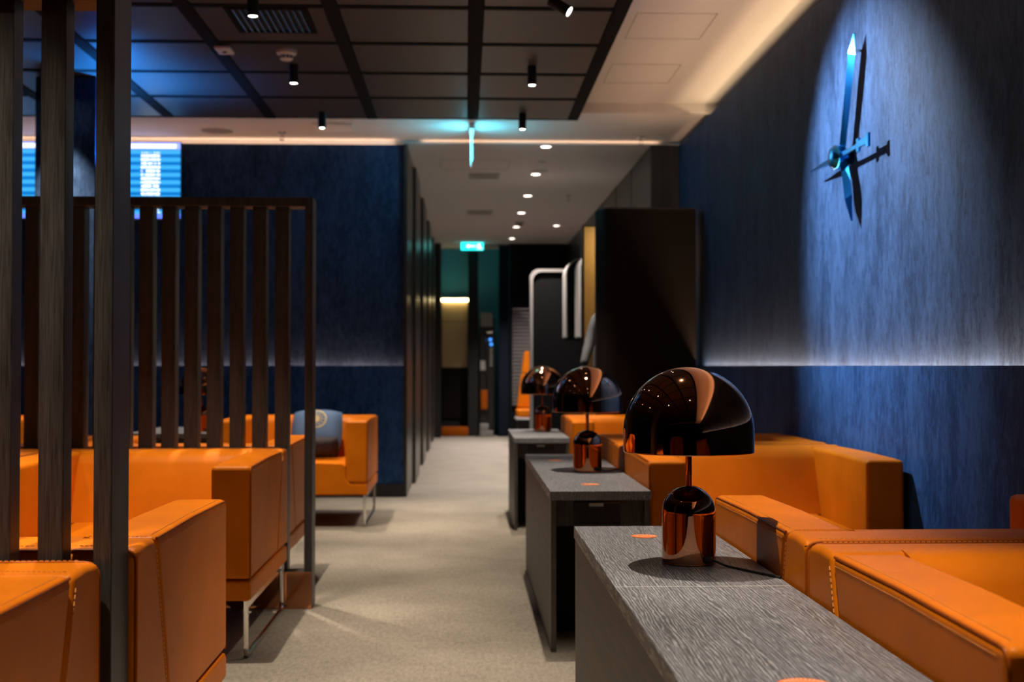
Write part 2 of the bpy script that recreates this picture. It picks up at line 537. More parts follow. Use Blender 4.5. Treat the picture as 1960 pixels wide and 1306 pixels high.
# ------------------------------------------------------------------ armchairs
CH_W = 0.555
def make_chair(label, loc, rz):
    t = thing('armchair', label, 'armchair', loc, rz, 'orange leather armchairs')
    # seat: raised centre on a low base that runs under the arms (front profile), 1.07 deep
    xs = 0.392
    half = [(CH_W, 0.24), (CH_W, 0.322), (0.455, 0.322), (0.425, 0.328), (0.404, 0.345), (xs, 0.375), (xs, 0.452), (xs - 0.008, 0.468), (xs - 0.028, 0.476), (0.2, 0.482)]
    pts = half + [(-x, z) for x, z in half[::-1]]
    bm = BM(); prism(bm, pts, 1, -1.07, -0.02, 0.014, 2)
    obj('seat', bm, M['leather'], t, True, wn=True)
    # backrest: full width wedge behind the slanted arm seam
    bm = BM(); prism(bm, [(0, 0.326), (0, 0.775), (-0.02, 0.792), (-0.10, 0.797), (-0.180, 0.793), (-0.333, 0.326)], 0, -CH_W, CH_W, 0.018, 3)
    bk = obj('backrest', bm, M['leather'], t, True, wn=True)
    # padded inner back between the arms, rolling over from the top
    prof = [(-0.12, 0.790), (-0.165, 0.797), (-0.205, 0.790), (-0.235, 0.770), (-0.262, 0.735), (-0.295, 0.66), (-0.335, 0.56), (-0.375, 0.475), (-0.30, 0.46), (-0.14, 0.60)]
    bm = BM(); prism(bm, prof, 0, -xs + 0.002, xs - 0.002, 0.0)
    obj('back_cushion', bm, M['leather'], t, True, wn=True)
    # rear welt of the backrest
    bm = BM()
    path = round_path([(-CH_W + 0.004, -0.008, 0.33), (-CH_W + 0.004, -0.008, 0.788), (CH_W - 0.004, -0.008, 0.788), (CH_W - 0.004, -0.008, 0.33)], 0.03)
    tube(bm, path, 0.004, 6)
    obj('piping', bm, M['leather_pipe'], bk)
    st = BM()
    for dz, dy in ((0.7955, -0.026), (0.768, 0.0008)):
        dashes(st, [(-CH_W + 0.03, dy, dz), (CH_W - 0.03, dy, dz)])
    for s in (-1, 1):
        a, b = s * (CH_W - 0.165), s * CH_W
        bm = BM(); prism(bm, [(-1.068, 0.328), (-1.068, 0.790), (-0.60, 0.796), (-0.187, 0.793), (-0.339, 0.328)], 0, min(a, b), max(a, b), 0.020, 3)
        ar = obj('armrest', bm, M['leather'], t, True, wn=True)
        x = s * (CH_W - 0.005)
        bm = BM()
        tube(bm, round_path([(x, -1.062, 0.332), (x, -1.062, 0.784), (x, -0.60, 0.7905), (x, -0.200, 0.7875)], 0.03), 0.0038, 6)
        obj('piping', bm, M['leather_pipe'], ar)
        x2 = s * (CH_W + 0.0006)
        dashes(st, [(x2, -1.03, 0.768), (x2, -0.60, 0.774), (x2, -0.205, 0.771)], 0.009, 0.005, 0.0009)
        x3 = s * (CH_W - 0.022)
        dashes(st, [(x3, -1.03, 0.7915), (x3, -0.60, 0.7965), (x3, -0.205, 0.794)], 0.009, 0.005, 0.0009)
        dashes(st, [(s * (CH_W - 0.02), -0.170, 0.7960), (s * (CH_W - 0.165), -0.170, 0.7975)], 0.010, 0.006, 0.0011)
        dashes(st, [(x2, -0.176, 0.765), (x2, -0.318, 0.335)], 0.013, 0.008, 0.0014)
        # sled leg of chromed rod with a flat rail below the seat
        bm = BM(); xl = s * (CH_W - 0.025)
        tube(bm, round_path([(xl, -1.035, 0.236), (xl, -1.035, 0.011), (xl, -0.035, 0.011), (xl, -0.035, 0.236)], 0.035), 0.0105, 8)
        box(bm, xl - 0.006, xl + 0.006, -1.04, -0.03, 0.205, 0.239)
        obj('leg', bm, M['chrome'], t)
    so = obj('stitching', st, M['leather_thread'], t, False); so['kind'] = 'stuff'
    return t

XR = 0.79 + CH_W
chair0 = make_chair('orange leather armchair nearest on the right, its arm filling the lower right corner', (XR, 2.875, 0), 0)
CH = [
    ((XR, 2.890, 0), PI, 'orange leather armchair back to back with the nearest right chair, beside the nearest copper lamp'),
    ((XR, 6.44, 0), 0, 'orange leather armchair behind the nearest lamp, its left arm beside the second grey table'),
    ((XR, 6.46, 0), PI, 'orange leather armchair facing away, shaded brown arm just right of second copper lamp'),
    ((XR, 10.29, 0), 0, 'farthest orange leather armchair on the right, against the dark brown booth panel'),
    ((-0.76 - CH_W, 2.665, 0), 0, 'orange leather armchair in the lower left corner, in front of the near slatted screen'),
    ((-0.73 - CH_W, 2.830, 0), PI, 'orange leather armchair backed against the near slatted screen, facing away into the room'),
    ((-0.87 - CH_W, 6.225, 0), 0, 'orange leather armchair facing us, backed against the far slatted screen'),
    ((-2.00 - CH_W, 6.225, 0), 0, 'orange leather armchair at far screen seen only in slivers between the near posts'),
    ((-0.90 - CH_W, 6.395, 0), PI, 'orange leather armchair behind the far slatted screen, its arm beside the end post'),
    ((-2.10 - CH_W, 6.395, 0), PI, 'orange leather armchair behind the far screen, mostly hidden by the thick near post'),
    ((-0.72 - CH_W, 10.40, 0), 0, 'orange leather armchair holding the blue cushion, near the blue back wall'),
    ((-3.30 - CH_W, 10.40, 0), 0, 'orange leather armchair by the back wall, glimpsed between the two leftmost posts'),
    ((XR, -0.35, 0), PI, 'orange leather armchair behind the viewpoint on the right, mirrored in the nearest lamp'),
    ((-0.76 - CH_W, -0.55, 0), PI, 'orange leather armchair behind the viewpoint on the left, mirrored in the nearest lamp'),
]
for loc, rz, lab in CH: dup(chair0, loc, rz, lab)


# ------------------------------------------------------------------ grey tables
def make_table(label, x0, x1, y0, y1, z=0.673, seam=None, end=0.0):
    t = thing('side_table', label, 'table', (x0, y0, 0), 0)
    L, W = y1 - y0, x1 - x0
    cuts = [0.0] + ([seam - y0] if seam else []) + [L]
    for a, b in zip(cuts[:-1], cuts[1:]):
        bm = BM(); box(bm, 0, W, a + 0.0006, b - 0.0006, z - 0.038, z, 0.0012, 1)
        obj('table_top', bm, M['table'], t, False)
    if seam:
        bm = BM(); box(bm, 0.002, W - 0.002, seam - y0 - 0.0011, seam - y0 + 0.0011, z - 0.02, z + 0.0002)
        obj('seam_strip', bm, M['white_plastic'], t, False)
    for xa in (0.004, W - 0.026):
        bm = BM(); box(bm, xa, xa + 0.022, 0.004, L - 0.004, 0, z - 0.039, 0.001, 1)
        obj('side_panel', bm, M['table_dark'], t, False)
    bm = BM(); box(bm, 0.027, W - 0.027, 0.03, 0.05, z - 0.150, z - 0.039); obj('apron', bm, M['slat'], t, False)
    bm = BM(); box(bm, 0.027, W - 0.027, L - 0.05, L - 0.03, z - 0.150, z - 0.039); obj('apron', bm, M['slat'], t, False)
    bm = BM(); box(bm, 0.027, W - 0.027, 0.42, 0.44, 0.0, z - 0.039); obj('inner_panel', bm, M['void'], t, False)
    # socket panel
    bm = BM(); box(bm, 0.10, 0.295, 0.018, 0.0295, z - 0.146, z - 0.052, 0.002, 1); sp = obj('socket_panel', bm, M['black'], t, False)
    bm = BM(); box(bm, 0.10, 0.295, 0.016, 0.0295, z - 0.0518, z - 0.0490); obj('chrome_edge', bm, M['chrome'], sp, False)
    bm = BM(); box(bm, 0.166, 0.226, 0.0165, 0.0178, z - 0.066, z - 0.0525); obj('name_plate', bm, M['grey_paint'], sp, False)
    for k in (0, 1):
        cx = 0.150 + k * 0.088
        bm = BM()
        e = 0.031
        box(bm, cx - e, cx + e, 0.0145, 0.0180, z - 0.080, z - 0.0735)
        box(bm, cx - e, cx - e + 0.005, 0.0145, 0.0180, z - 0.137, z - 0.080); box(bm, cx + e - 0.005, cx + e, 0.0145, 0.0180, z - 0.137, z - 0.080)
        box(bm, cx - e, cx + e, 0.0145, 0.0180, z - 0.143, z - 0.137)
        for r0, r1 in ((0.020, 0.024),):
            n = 20
            for q in range(n):
                a0, a1 = 2 * PI * q / n, 2 * PI * (q + 1) / n
                vs = [bm.verts.new((cx + r * math.cos(a), 0.0160, z - 0.109 + r * math.sin(a))) for r, a in ((r0, a0), (r1, a0), (r1, a1), (r0, a1))]
                bm.faces.new(vs)
        obj('socket', bm, M['black'], sp, False)
        bm = BM(); box(bm, cx - 0.003, cx + 0.003, 0.012, 0.018, z - 0.098, z - 0.092); obj('earth_pin', bm, M['chrome'], sp, False)
    return t
make_table('long grey wood-grain table nearest, carrying the largest copper lamp', 0.357, 0.782, 1.90, 4.11, seam=2.985)
make_table('grey wood-grain table carrying the second copper lamp, black sockets in its end', 0.357, 0.782, 5.255, 7.44, seam=6.35)
make_table('short grey wood-grain table farthest along the aisle, under the smallest lamp', 0.357, 0.765, 9.13, 10.37)
make_table('grey table behind the far screen by the back wall, under the half hidden lamp', -2.62, -1.87, 9.85, 10.9)

# round orange stickers with pale rings and marks
def sticker(x, y, label, r=0.040, z=0.673):
    t = thing('round_sticker', label, 'sticker', (x, y, z), 0.3, 'orange stickers on the tables')
    bm = BM(); lathe(bm, [(0, 0.0), (r, 0.0), (r, 0.0012), (0, 0.0012)], 40); obj('disc', bm, M['sticker'], t, False)
    bm = BM(); rr = r
    for k in range(14):
        a = -0.4 + k * 0.2
        q = rr * 0.80
        box(bm, -0.0022, 0.0022, -0.0035, 0.0035, 0.0012, 0.0016, mat=Matrix.Translation((q * math.cos(a), q * math.sin(a), 0)) @ Matrix.Rotation(a - PI / 2, 4, 'Z'))
    n = 32
    for q in range(n):
        a0, a1 = 2 * PI * q / n, 2 * PI * (q + 1) / n
        vs = [bm.verts.new((g * math.cos(a), g * math.sin(a), 0.0015)) for g, a in ((rr * .52, a0), (rr * .58, a0), (rr * .58, a1), (rr * .52, a1))]
        bm.faces.new(vs)
    box(bm, -rr * 0.3, rr * 0.3, -0.004, 0.004, 0.0012, 0.0016)
    p = obj('print', bm, M['sticker_print'], t, False)
    return t
sticker(0.553, 3.86, 'small round orange sticker on the nearest table, behind the lamp base')
sticker(0.560, 2.055, 'round orange sticker at the bottom edge of the picture, on the nearest table', 0.046)
sticker(0.555, 5.55, 'round orange sticker on the second table, near its front edge')
sticker(0.50, 6.95, 'round orange sticker behind the second lamp, at the far end of its table')


# ------------------------------------------------------------------ copper mushroom lamps
def make_lamp(label, loc):
    t = thing('table_lamp', label, 'lamp', loc, 0, 'copper dome table lamps')
    R, rb_ = 0.174, 0.0715
    prof = [(0, 0.0), (rb_ - 0.002, 0.0), (rb_, 0.002)]
    prof += [(rb_, 0.005), (rb_ * 0.999, 0.0055), (rb_, 0.006), (rb_, 0.008), (rb_, 0.04), (rb_, 0.130), (rb_, 0.135)]
    for k in range(1, 17):
        a = PI / 2 * k / 16
        prof.append((max(0.0085, rb_ * math.cos(a)) if k < 16 else 0.0085, 0.135 + rb_ * math.sin(a)))
    prof.append((0, 0.2068))
    bm = BM(); lathe(bm, prof, 64); obj('base', bm, M['copper'], t)
    bm = BM(); lathe(bm, [(0, 0.205), (0.0085, 0.205), (0.0085, 0.40), (0, 0.40)], 24)
    obj('stem', bm, M['copper'], t)
    z0, z1 = 0.296, 0.350
    pr = [(R - 0.004, z0), (R - 0.0035, z0), (R - 0.001, z0 + 0.0004), (R, z0 + 0.002), (R, z0 + 0.003), (R, z0 + 0.02), (R, z1 - 0.004), (R, z1)]
    for k in range(1, 25):
        a = PI / 2 * k / 24
        pr.append((R * math.cos(a) if k < 24 else 0, z1 + R * math.sin(a)))
    bm = BM(); lathe(bm, pr, 96)
    sh = obj('shade', bm, M['copper'], t)
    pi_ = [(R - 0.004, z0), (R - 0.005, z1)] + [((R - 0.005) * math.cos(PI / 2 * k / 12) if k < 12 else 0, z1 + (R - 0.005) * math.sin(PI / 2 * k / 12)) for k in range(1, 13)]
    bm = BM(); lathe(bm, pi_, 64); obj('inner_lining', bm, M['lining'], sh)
    bm = BM(); lathe(bm, [(0.009, 0.352), (0.020, 0.352), (0.024, 0.36), (0.024, 0.39), (0.0, 0.40)], 24); obj('lamp_holder', bm, M['black'], t)
    # plug where the cord enters
    bm = BM(); box(bm, 0.028, 0.052, -0.072, -0.050, 0.008, 0.026, 0.005, 2); obj('cord_entry', bm, M['black'], t)
    return t
lamp0 = make_lamp('largest copper dome lamp, on the nearest grey table', (0.598, 3.34, 0.673))
dup(lamp0, (0.610, 6.24, 0.673), 0, 'middle-sized copper dome lamp, second of the row, on the second grey table')
dup(lamp0, (0.622, 10.08, 0.673), 0, 'smallest copper dome lamp in the aisle, on the farthest grey table')
dup(lamp0, (-2.10, 10.1, 0.673), 0, 'copper dome lamp half hidden behind the slats of the far screen')

def cord(pts, label, r=0.0032):
    cv = []
    pts = [Vector(p) for p in pts]
    for i in range(len(pts) - 1):
        p0, p1, p2, p3 = pts[max(i - 1, 0)], pts[i], pts[i + 1], pts[min(i + 2, len(pts) - 1)]
        for k in range(8):
            s = k / 8
            cv.append(0.5 * ((2 * p1) + (p2 - p0) * s + (2 * p0 - 5 * p1 + 4 * p2 - p3) * s * s + (3 * p1 - p0 - 3 * p2 + p3) * s ** 3))
    cv.append(pts[-1])
    bm = BM(); tube(bm, cv, r, 8)
    return tag(obj('power_cord', bm, M['cable']), label, 'cord')
zt = 0.6765
cord([(0.652, 3.279, zt + 0.012), (0.685, 3.262, zt), (0.715, 3.20, zt), (0.745, 3.145, zt), (0.766, 3.105, zt), (0.779, 3.078, zt)], 'thin black cord from the largest lamp over the edge of its table')
cord([(0.664, 6.18, zt + 0.012), (0.70, 6.20, zt), (0.74, 6.27, zt), (0.775, 6.33, zt)], 'thin black cord from the second lamp to the right edge of its table')


# ------------------------------------------------------------------ slatted screens
def make_screen(label, xe, y0, y1, x_left, first, pitch, sw, sd, n, off):
    """xe: outer face of the end post; first: right face of the first slat"""
    t = thing('slatted_screen', label, 'screen', (xe, y0, 0), 0)
    D = y1 - y0; ztop, zu = 2.035, 1.99
    bm = BM(); box(bm, -0.039, 0, 0, D, 0, ztop - 0.0005, 0.002, 1); obj('end_post', bm, M['slat'], t, False)
    bm = BM(); box(bm, x_left - xe, -0.0395, 0, D, zu, ztop, 0.002, 1); obj('top_rail', bm, M['slat'], t, False)
    bm = BM(); box(bm, x_left - xe, -0.0395, 0.012, D - 0.012, 0, 0.180, 0.001, 1); obj('plinth', bm, M['slat'], t, False)
    bm = BM(); box(bm, x_left - xe, -0.001, -0.004, -0.0002, 0.0, 0.182); obj('plinth_cladding', bm, M['bronze'], t, False)
    bm = BM(); box(bm, -sw, 0, 0, sd, 0.180, zu, 0.002, 1)
    me = None
    for k in range(n):
        x = first - pitch * k - xe
        if x - sw < x_left - xe: break
        if me is None:
            o = obj('slat', bm, M['slat'], t, False, (x, off, 0)); me = o.data
        else:
            o = bpy.data.objects.new('slat', me); C.objects.link(o); o.parent = t; o.location = (x, off, 0)
    return t
make_screen('dark slatted screen nearest, three tall posts at the left edge of the picture', -0.744, 2.68, 2.815, -1.95, -0.852, 0.110, 0.053, 0.058, 10, 0.02)
make_screen('dark slatted screen across the left half of the room, behind the facing armchair', -0.754, 6.24, 6.375, -3.30, -0.876, 0.1115, 0.067, 0.085, 22, 0.02)


# ------------------------------------------------------------------ wall clock: three blue metal hands
def blade(bm, L, w0, w1, th, tip, tail=0.0):
    """ridged hand along +v in the wall plane; local (x = off the wall, y = width, z = length)"""
    sec = [(-tail, w0 * 0.6), (0.0, w0), ((L - tip) * 0.7, w1), (L - tip, w1 * 0.95), (L, 0.002)]
    rings = []
    for z, wd in sec:
        rings.append([bm.verts.new(p) for p in ((0, -wd, z), (-th if wd > 0.003 else -0.003, 0, z), (0, wd, z), (0.006, 0, z))])
    fs = []
    for A, B in zip(rings[:-1], rings[1:]):
        for k in range(4): fs.append(bm.faces.new((A[k], A[(k + 1) % 4], B[(k + 1) % 4], B[k])))
    fs.append(bm.faces.new(rings[0])); fs.append(bm.faces.new(rings[-1][::-1]))
    bmesh.ops.recalc_face_normals(bm, faces=fs)
    return bm
ck = thing('wall_clock', 'large blue metal clock hands without a dial on the spotlit blue wall', 'clock', (1.982, 6.33, 2.265))
def hand(name, bm, ang, x):
    o = obj(name, bm, M['clock'], ck, False); o.location = (x, 0, 0); o.rotation_euler = (ang, 0, 0); return o
bm = BM(); blade(bm, 0.62, 0.040, 0.052, 0.022, 0.10, 0.06); hand('minute_hand', bm, math.atan2(0.20, 0.58), -0.052)
bm = BM(); blade(bm, 0.36, 0.042, 0.062, 0.022, 0.12, 0.05); hand('hour_hand', bm, PI - math.atan2(0.12, 0.335), -0.045)
bm = BM()
prism(bm, [(-0.02, -0.014), (-0.02, 0.014), (0.20, 0.014), (0.50, 0.0), (0.20, -0.014)], 0, -0.006, 0.006)
prism(bm, [(-0.33, -0.010), (-0.33, 0.010), (0.0, 0.012), (0.0, -0.012)], 0, -0.006, 0.006)
prism(bm, [(-0.33, -0.030), (-0.33, 0.035), (-0.36, 0.035), (-0.37, 0.020), (-0.47, 0.020), (-0.48, 0.035), (-0.51, 0.035), (-0.51, -0.030), (-0.48, -0.030), (-0.47, -0.012), (-0.37, -0.012), (-0.36, -0.030)], 0, -0.006, 0.006)
hand('second_hand', bm, 0.0, -0.080)
bm = BM()
pr = [(0, -0.02), (0.030, -0.02), (0.062, 0.05), (0.062, 0.075), (0.045, 0.095), (0, 0.10)]
lathe(bm, pr, 32); hub = obj('hub', bm, M['clock'], ck); hub.rotation_euler = (0, -PI / 2, 0); hub.location = (-0.02, 0, 0)
bm = BM(); box(bm, -0.07, 0.0, 0.0, 0.016, 0, 0.012); hp = obj('stand_off', bm, M['chrome'], ck, False); hp.location = (0, -0.175, 0.50)


# ------------------------------------------------------------------ ceiling spots
def spot_light(parent, power, color, ang, blend, rot=(0, 0, 0), loc=(0, 0, 0), size=0.018):
    d = bpy.data.lights.new('spot_lamp', 'SPOT'); d.energy = power; d.color = color
    d.spot_size = ang; d.spot_blend = blend; d.shadow_soft_size = size
    o = bpy.data.objects.new('spot_lamp', d); C.objects.link(o); o.parent = parent
    o.location = loc; o.rotation_euler = rot
    return o
def make_spot(label, loc):
    t = thing('ceiling_spotlight', label, 'spotlight', loc, 0, 'black cylinder spotlights on the dark ceiling')
    bm = BM(); lathe(bm, [(0, 0.0), (0.031, 0.0), (0.031, -0.128), (0.028, -0.130), (0.026, -0.122), (0, -0.122)], 28); obj('housing', bm, M['black'], t)
    bm = BM(); lathe(bm, [(0, -0.1235), (0.0235, -0.1235), (0.0235, -0.1245), (0, -0.1245)], 24); obj('lens', bm, M['lens'], t)
    spot_light(t, SPOT_W, WARM, 1.02, 0.7, loc=(0, 0, -0.14))
    return t
ZS = 3.238
sp0 = make_spot('black cylinder spotlight under the round smoke detector', (-1.16, 8.5, ZS))
for x, y, lab in [
    (0.455, 8.5, 'black cylinder spotlight nearest right of the long central ceiling beam, lit lens'),
    (-1.15, 10.1, 'black cylinder spotlight in front of the pale vent at the far ceiling edge, left'),
    (0.463, 10.1, 'black cylinder spotlight hanging just right of the glowing turquoise exit sign'),
    (-1.16, 6.87, 'black cylinder spotlight cut near the top edge, in front of the ceiling grille'),
    (-1.16, 5.30, None), (0.46, 5.85, None), (-1.16, 3.6, None), (0.40, 3.85, None), (-1.16, 2.12, None), (0.46, 2.0, None),
    (-2.78, 9.9, None), (-2.80, 8.70, None), (-2.78, 5.24, None), (-2.78, 3.6, None)]:
    dup(sp0, (x, y, ZS), 0, lab or 'black cylinder spotlight out of frame, above the seats or behind the posts')
# the tilted bright one aimed at the clock
t = thing('tilted_spotlight', 'tilted black spotlight with a glaring lens at the top edge, aimed at the clock', 'spotlight', (0.50, 6.72, ZS))
bm = BM(); lathe(bm, [(0, 0), (0.03, 0), (0.03, -0.02), (0.009, -0.022), (0.009, -0.055), (0, -0.055)], 24); obj('mount', bm, M['black'], t)
aim = Vector((1.965, 6.25, 2.12)) - Vector((0.50, 6.72, ZS - 0.09))
q = aim.to_track_quat('-Z', 'Y')
bm = BM(); lathe(bm, [(0, 0.05), (0.031, 0.05), (0.031, -0.075), (0.027, -0.078), (0.026, -0.070), (0, -0.070)], 28)
hd = obj('head', bm, M['black'], t); hd.location = (0, 0, -0.09); hd.rotation_euler = q.to_euler()
bm = BM(); lathe(bm, [(0, -0.0715), (0.025, -0.0715), (0.025, -0.073), (0, -0.073)], 24); ln = obj('lens', bm, M['lens'], hd)
spot_light(hd, CLOCK_W, (0.78, 0.89, 1.0), 1.27, 0.8, loc=(0, 0, -0.085), size=0.012)

# ------------------------------------------------------------------ corridor downlights
def make_down(label, loc):
    t = thing('downlight', label, 'downlight', loc, 0, 'recessed downlights in the corridor')
    bm = BM(); lathe(bm, [(0.060, 0.0), (0.056, -0.004), (0.048, -0.004), (0.046, 0.0)], 32); obj('rim', bm, M['white_plastic'], t)
    bm = BM(); lathe(bm, [(0, -0.002), (0.047, -0.002), (0.047, 0.0), (0, 0.0)], 32); obj('lens', bm, M['down'], t)
    spot_light(t, DOWN_W, (1.0, 0.88, 0.78), 1.5, 0.9, loc=(0, 0, -0.012), size=0.04)
    return t
ORD = ['nearest to the room, largest of the corridor row', 'second along the corridor row', 'third along the corridor row', 'fourth along the corridor row', 'fifth along the corridor row', 'last of the corridor row, by the exit sign']
d0 = make_down('round recessed downlight, ' + ORD[0], (0.752, 11.62, ZK))
for k in range(1, 6): dup(d0, (0.752, 11.62 + 1.69 * k, ZK), 0, 'round recessed downlight, ' + ORD[k])
t = thing('downlight', 'recessed downlight set apart on the right, in a violet glow', 'downlight', (1.33, 18.2, ZK))
bm = BM(); lathe(bm, [(0.062, 0.0), (0.055, -0.006), (0.046, 0.0)], 28); obj('rim', bm, M['grey_paint'], t)
bm = BM(); lathe(bm, [(0, -0.002), (0.046, -0.002), (0.046, 0), (0, 0)], 28); obj('lens', bm, M['down'], t)
spot_light(t, 120, (0.85, 0.66, 1.0), 2.0, 0.8, loc=(0, 0, -0.012), size=0.04)

# ------------------------------------------------------------------ ceiling fittings
def smoke(label, loc, s=1.0, mat='white_plastic'):
    t = thing('smoke_detector', label, 'detector', loc)
    bm = BM(); lathe(bm, [(0, 0), (0.062 * s, 0), (0.062 * s, -0.022 * s), (0.056 * s, -0.028 * s), (0.046 * s, -0.030 * s)] + [(0.044 * s, -0.033 * s), (0, -0.033 * s)], 32); obj('base', bm, M[mat], t)
    bm = BM(); lathe(bm, [(0.040 * s, -0.033 * s), (0.040 * s, -0.055 * s), (0.030 * s, -0.062 * s), (0, -0.063 * s)], 32); hd = obj('sensor_head', bm, M[mat], t)
    bm = BM()
    for k in range(10):
        a = 2 * PI * k / 10
        box(bm, 0.0385 * s, 0.0412 * s, -0.005 * s, 0.005 * s, -0.050 * s, -0.038 * s, mat=Matrix.Rotation(a, 4, 'Z'))
    obj('opening', bm, M['void'], hd, False)
smoke('round white smoke detector on the dark ceiling panels', (-1.155, 8.12, 3.239), 1.05)
smoke('small dark-looking detector beside the corridor downlights', (0.775, 17.75, ZK), 1.0, 'grey_paint')
t = thing('ceiling_sensor', 'small white rectangular sensor on a dark ceiling beam', 'sensor', (-1.54, 8.05, 3.231))
bm = BM(); box(bm, -0.05, 0.05, -0.085, 0.085, -0.022, 0, 0.006); obj('case', bm, M['white_plastic'], t)
bm = BM(); lathe(bm, [(0, -0.022), (0.018, -0.022), (0.012, -0.032), (0, -0.034)], 20); obj('lens', bm, M['grey_paint'], t)

def vent(label, x0, x1, y0, y1, z, frame_m, slat_m, n, name='ceiling_vent', along='y', inset=0.03):
    t = thing(name, label, 'vent', ((x0 + x1) / 2, (y0 + y1) / 2, z))
    hx, hy = (x1 - x0) / 2, (y1 - y0) / 2
    bm = BM()
    for a in ((-hx, hx, -hy, -hy + inset), (-hx, hx, hy - inset, hy), (-hx, -hx + inset, -hy + inset, hy - inset), (hx - inset, hx, -hy + inset, hy - inset)):
        box(bm, *a, -0.012, 0, 0.002, 1)
    obj('frame', bm, M[frame_m], t, False)
    bm = BM(); box(bm, -hx + inset, hx - inset, -hy + inset, hy - inset, -0.001, 0.0); obj('backing', bm, M['void'], t, False)
    for k in range(n):
        bm = BM()
        if along == 'y':
            x = -hx + inset + (k + 0.5) * (2 * hx - 2 * inset) / n
            box(bm, -0.011, 0.011, -hy + inset, hy - inset, -0.002, 0.0, mat=Matrix.Translation((x, 0, -0.010)) @ Matrix.Rotation(0.6, 4, 'Y'))
        else:
            y = -hy + inset + (k + 0.5) * (2 * hy - 2 * inset) / n
            box(bm, -hx + inset, hx - inset, -0.011, 0.011, -0.002, 0.0, mat=Matrix.Translation((0, y, -0.010)) @ Matrix.Rotation(-0.6, 4, 'X'))
        obj('louvre', bm, M[slat_m], t, False)
vent('square black grille with angled louvres among the dark ceiling panels', -1.376, -0.90, 7.13, 7.66, 3.2395, 'raft_beam', 'raft', 11)
vent('pale rectangular vent at the far edge of the white ceiling, behind a spotlight', -1.31, -0.96, 10.76, 11.10, ZB, 'white_plastic', 'white_plastic', 6, along='x')
vent('narrow corridor ceiling vent, nearer of the two', 0.04, 0.37, 13.25, 13.62, ZK, 'grey_paint', 'grey_paint', 4, along='x')
vent('narrow corridor ceiling vent, farther of the two', 0.02, 0.36, 16.45, 16.85, ZK, 'grey_paint', 'grey_paint', 4, along='x')
def disc(name, label, cat, x, y, z, r):
    t = thing(name, label, cat, (x, y, z))
    bm = BM(); lathe(bm, [(0, 0), (r, 0), (r, -0.004), (r * 0.93, -0.008), (r * 0.9, -0.005), (0, -0.005)], 36); obj('rim', bm, M['white_plastic'], t)
    bm = BM(); lathe(bm, [(0, -0.0055), (r * 0.88, -0.0055), (r * 0.80, -0.008), (0, -0.009)], 36); obj('grille', bm, M['grey_paint'], t)
disc('ceiling_speaker', 'flat round speaker in the white ceiling edge, left', 'speaker', -2.19, 11.14, ZB, 0.16)
disc('ceiling_speaker', 'larger round speaker between the first corridor downlights', 'speaker', 0.77, 13.05, ZK, 0.12)
disc('round_sensor', 'small round sensor disc in the corridor ceiling behind the first downlight', 'sensor', 0.77, 12.45, ZK, 0.055)
def sprinkler(label, x, y, z):
    t = thing('sprinkler', label, 'sprinkler', (x, y, z))
    bm = BM(); lathe(bm, [(0, 0), (0.035, 0), (0.030, -0.008), (0.010, -0.012), (0.010, -0.035), (0, -0.035)], 20); obj('body', bm, M['chrome'], t)
    bm = BM()
    for s in (-1, 1): tube(bm, [(0.008 * s, 0, -0.03), (0.018 * s, 0, -0.05), (0.004 * s, 0, -0.068)], 0.003, 6)
    lathe(bm, [(0, -0.066), (0.024, -0.068), (0.024, -0.071), (0, -0.071)], 16); obj('deflector', bm, M['grey_paint'], t)
sprinkler('small sprinkler head on the white ceiling, left of the pale vent', -1.63, 11.2, ZB)
sprinkler('small sprinkler head at the right, near the top corner of the blue wall', 1.60, 11.33, ZB)
sprinkler('small sprinkler head in the corridor ceiling, right side', 1.24, 14.95, ZK)

# ------------------------------------------------------------------ exit signs
t = thing('hanging_exit_sign', 'turquoise exit sign seen edge-on, hanging from the ceiling', 'exit sign', (0.056, 10.86, ZB))
bm = BM(); box(bm, -0.018, 0.018, -0.16, 0.16, -0.05, 0.0, 0.003); obj('mount', bm, M['white_plastic'], t, False)
bm = BM(); box(bm, -0.006, 0.006, -0.16, 0.16, -0.33, -0.05, 0.002, 1); obj('panel', bm, M['exit_edge'], t, False)
for s_ in (-1, 1):
    bm = BM(); box(bm, 0.0062 * s_, 0.0075 * s_, -0.155, 0.155, -0.325, -0.055); obj('lit_face', bm, M['exit_blade'], t, False)
bm = BM(); box(bm, -0.007, 0.007, -0.163, 0.163, -0.338, -0.330); obj('lower_edge', bm, M['white_plastic'], t, False)

t = thing('exit_sign', 'green lit exit sign with white pictograms at the corridor end', 'exit sign', (0.118, 20.75, ZK))
bm = BM(); box(bm, -0.185, 0.185, 0.0, 0.03, -0.125, 0.0, 0.003, 1); obj('lit_box', bm, M['exit'], t, False)
bm = BM()
box(bm, -0.055, 0.055, -0.004, 0.0, -0.070, -0.052)                                  # arrow shaft
prism(bm, [(-0.055, -0.030), (-0.055, -0.092), (-0.10, -0.061)], 1, -0.004, 0.0)
obj('arrow', bm, M['exit_white'], t, False)
bm = BM()
lathe(bm, [(0, -0.002), (0.014, -0.002), (0.014, 0.002), (0, 0.002)], 12, (0, 0, 0))
bmesh.ops.rotate(bm, matrix=Matrix.Rotation(PI / 2, 3, 'X'), verts=bm.verts[:])
bmesh.ops.translate(bm, vec=(0.115, -0.002, -0.028), verts=bm.verts[:])
prism(bm, [(0.095, -0.042), (0.130, -0.042), (0.140, -0.075), (0.110, -0.075)], 1, -0.004, 0.0)
prism(bm, [(0.110, -0.075), (0.140, -0.075), (0.165, -0.112), (0.150, -0.115)], 1, -0.004, 0.0)
prism(bm, [(0.110, -0.075), (0.125, -0.075), (0.095, -0.115), (0.080, -0.110)], 1, -0.004, 0.0)
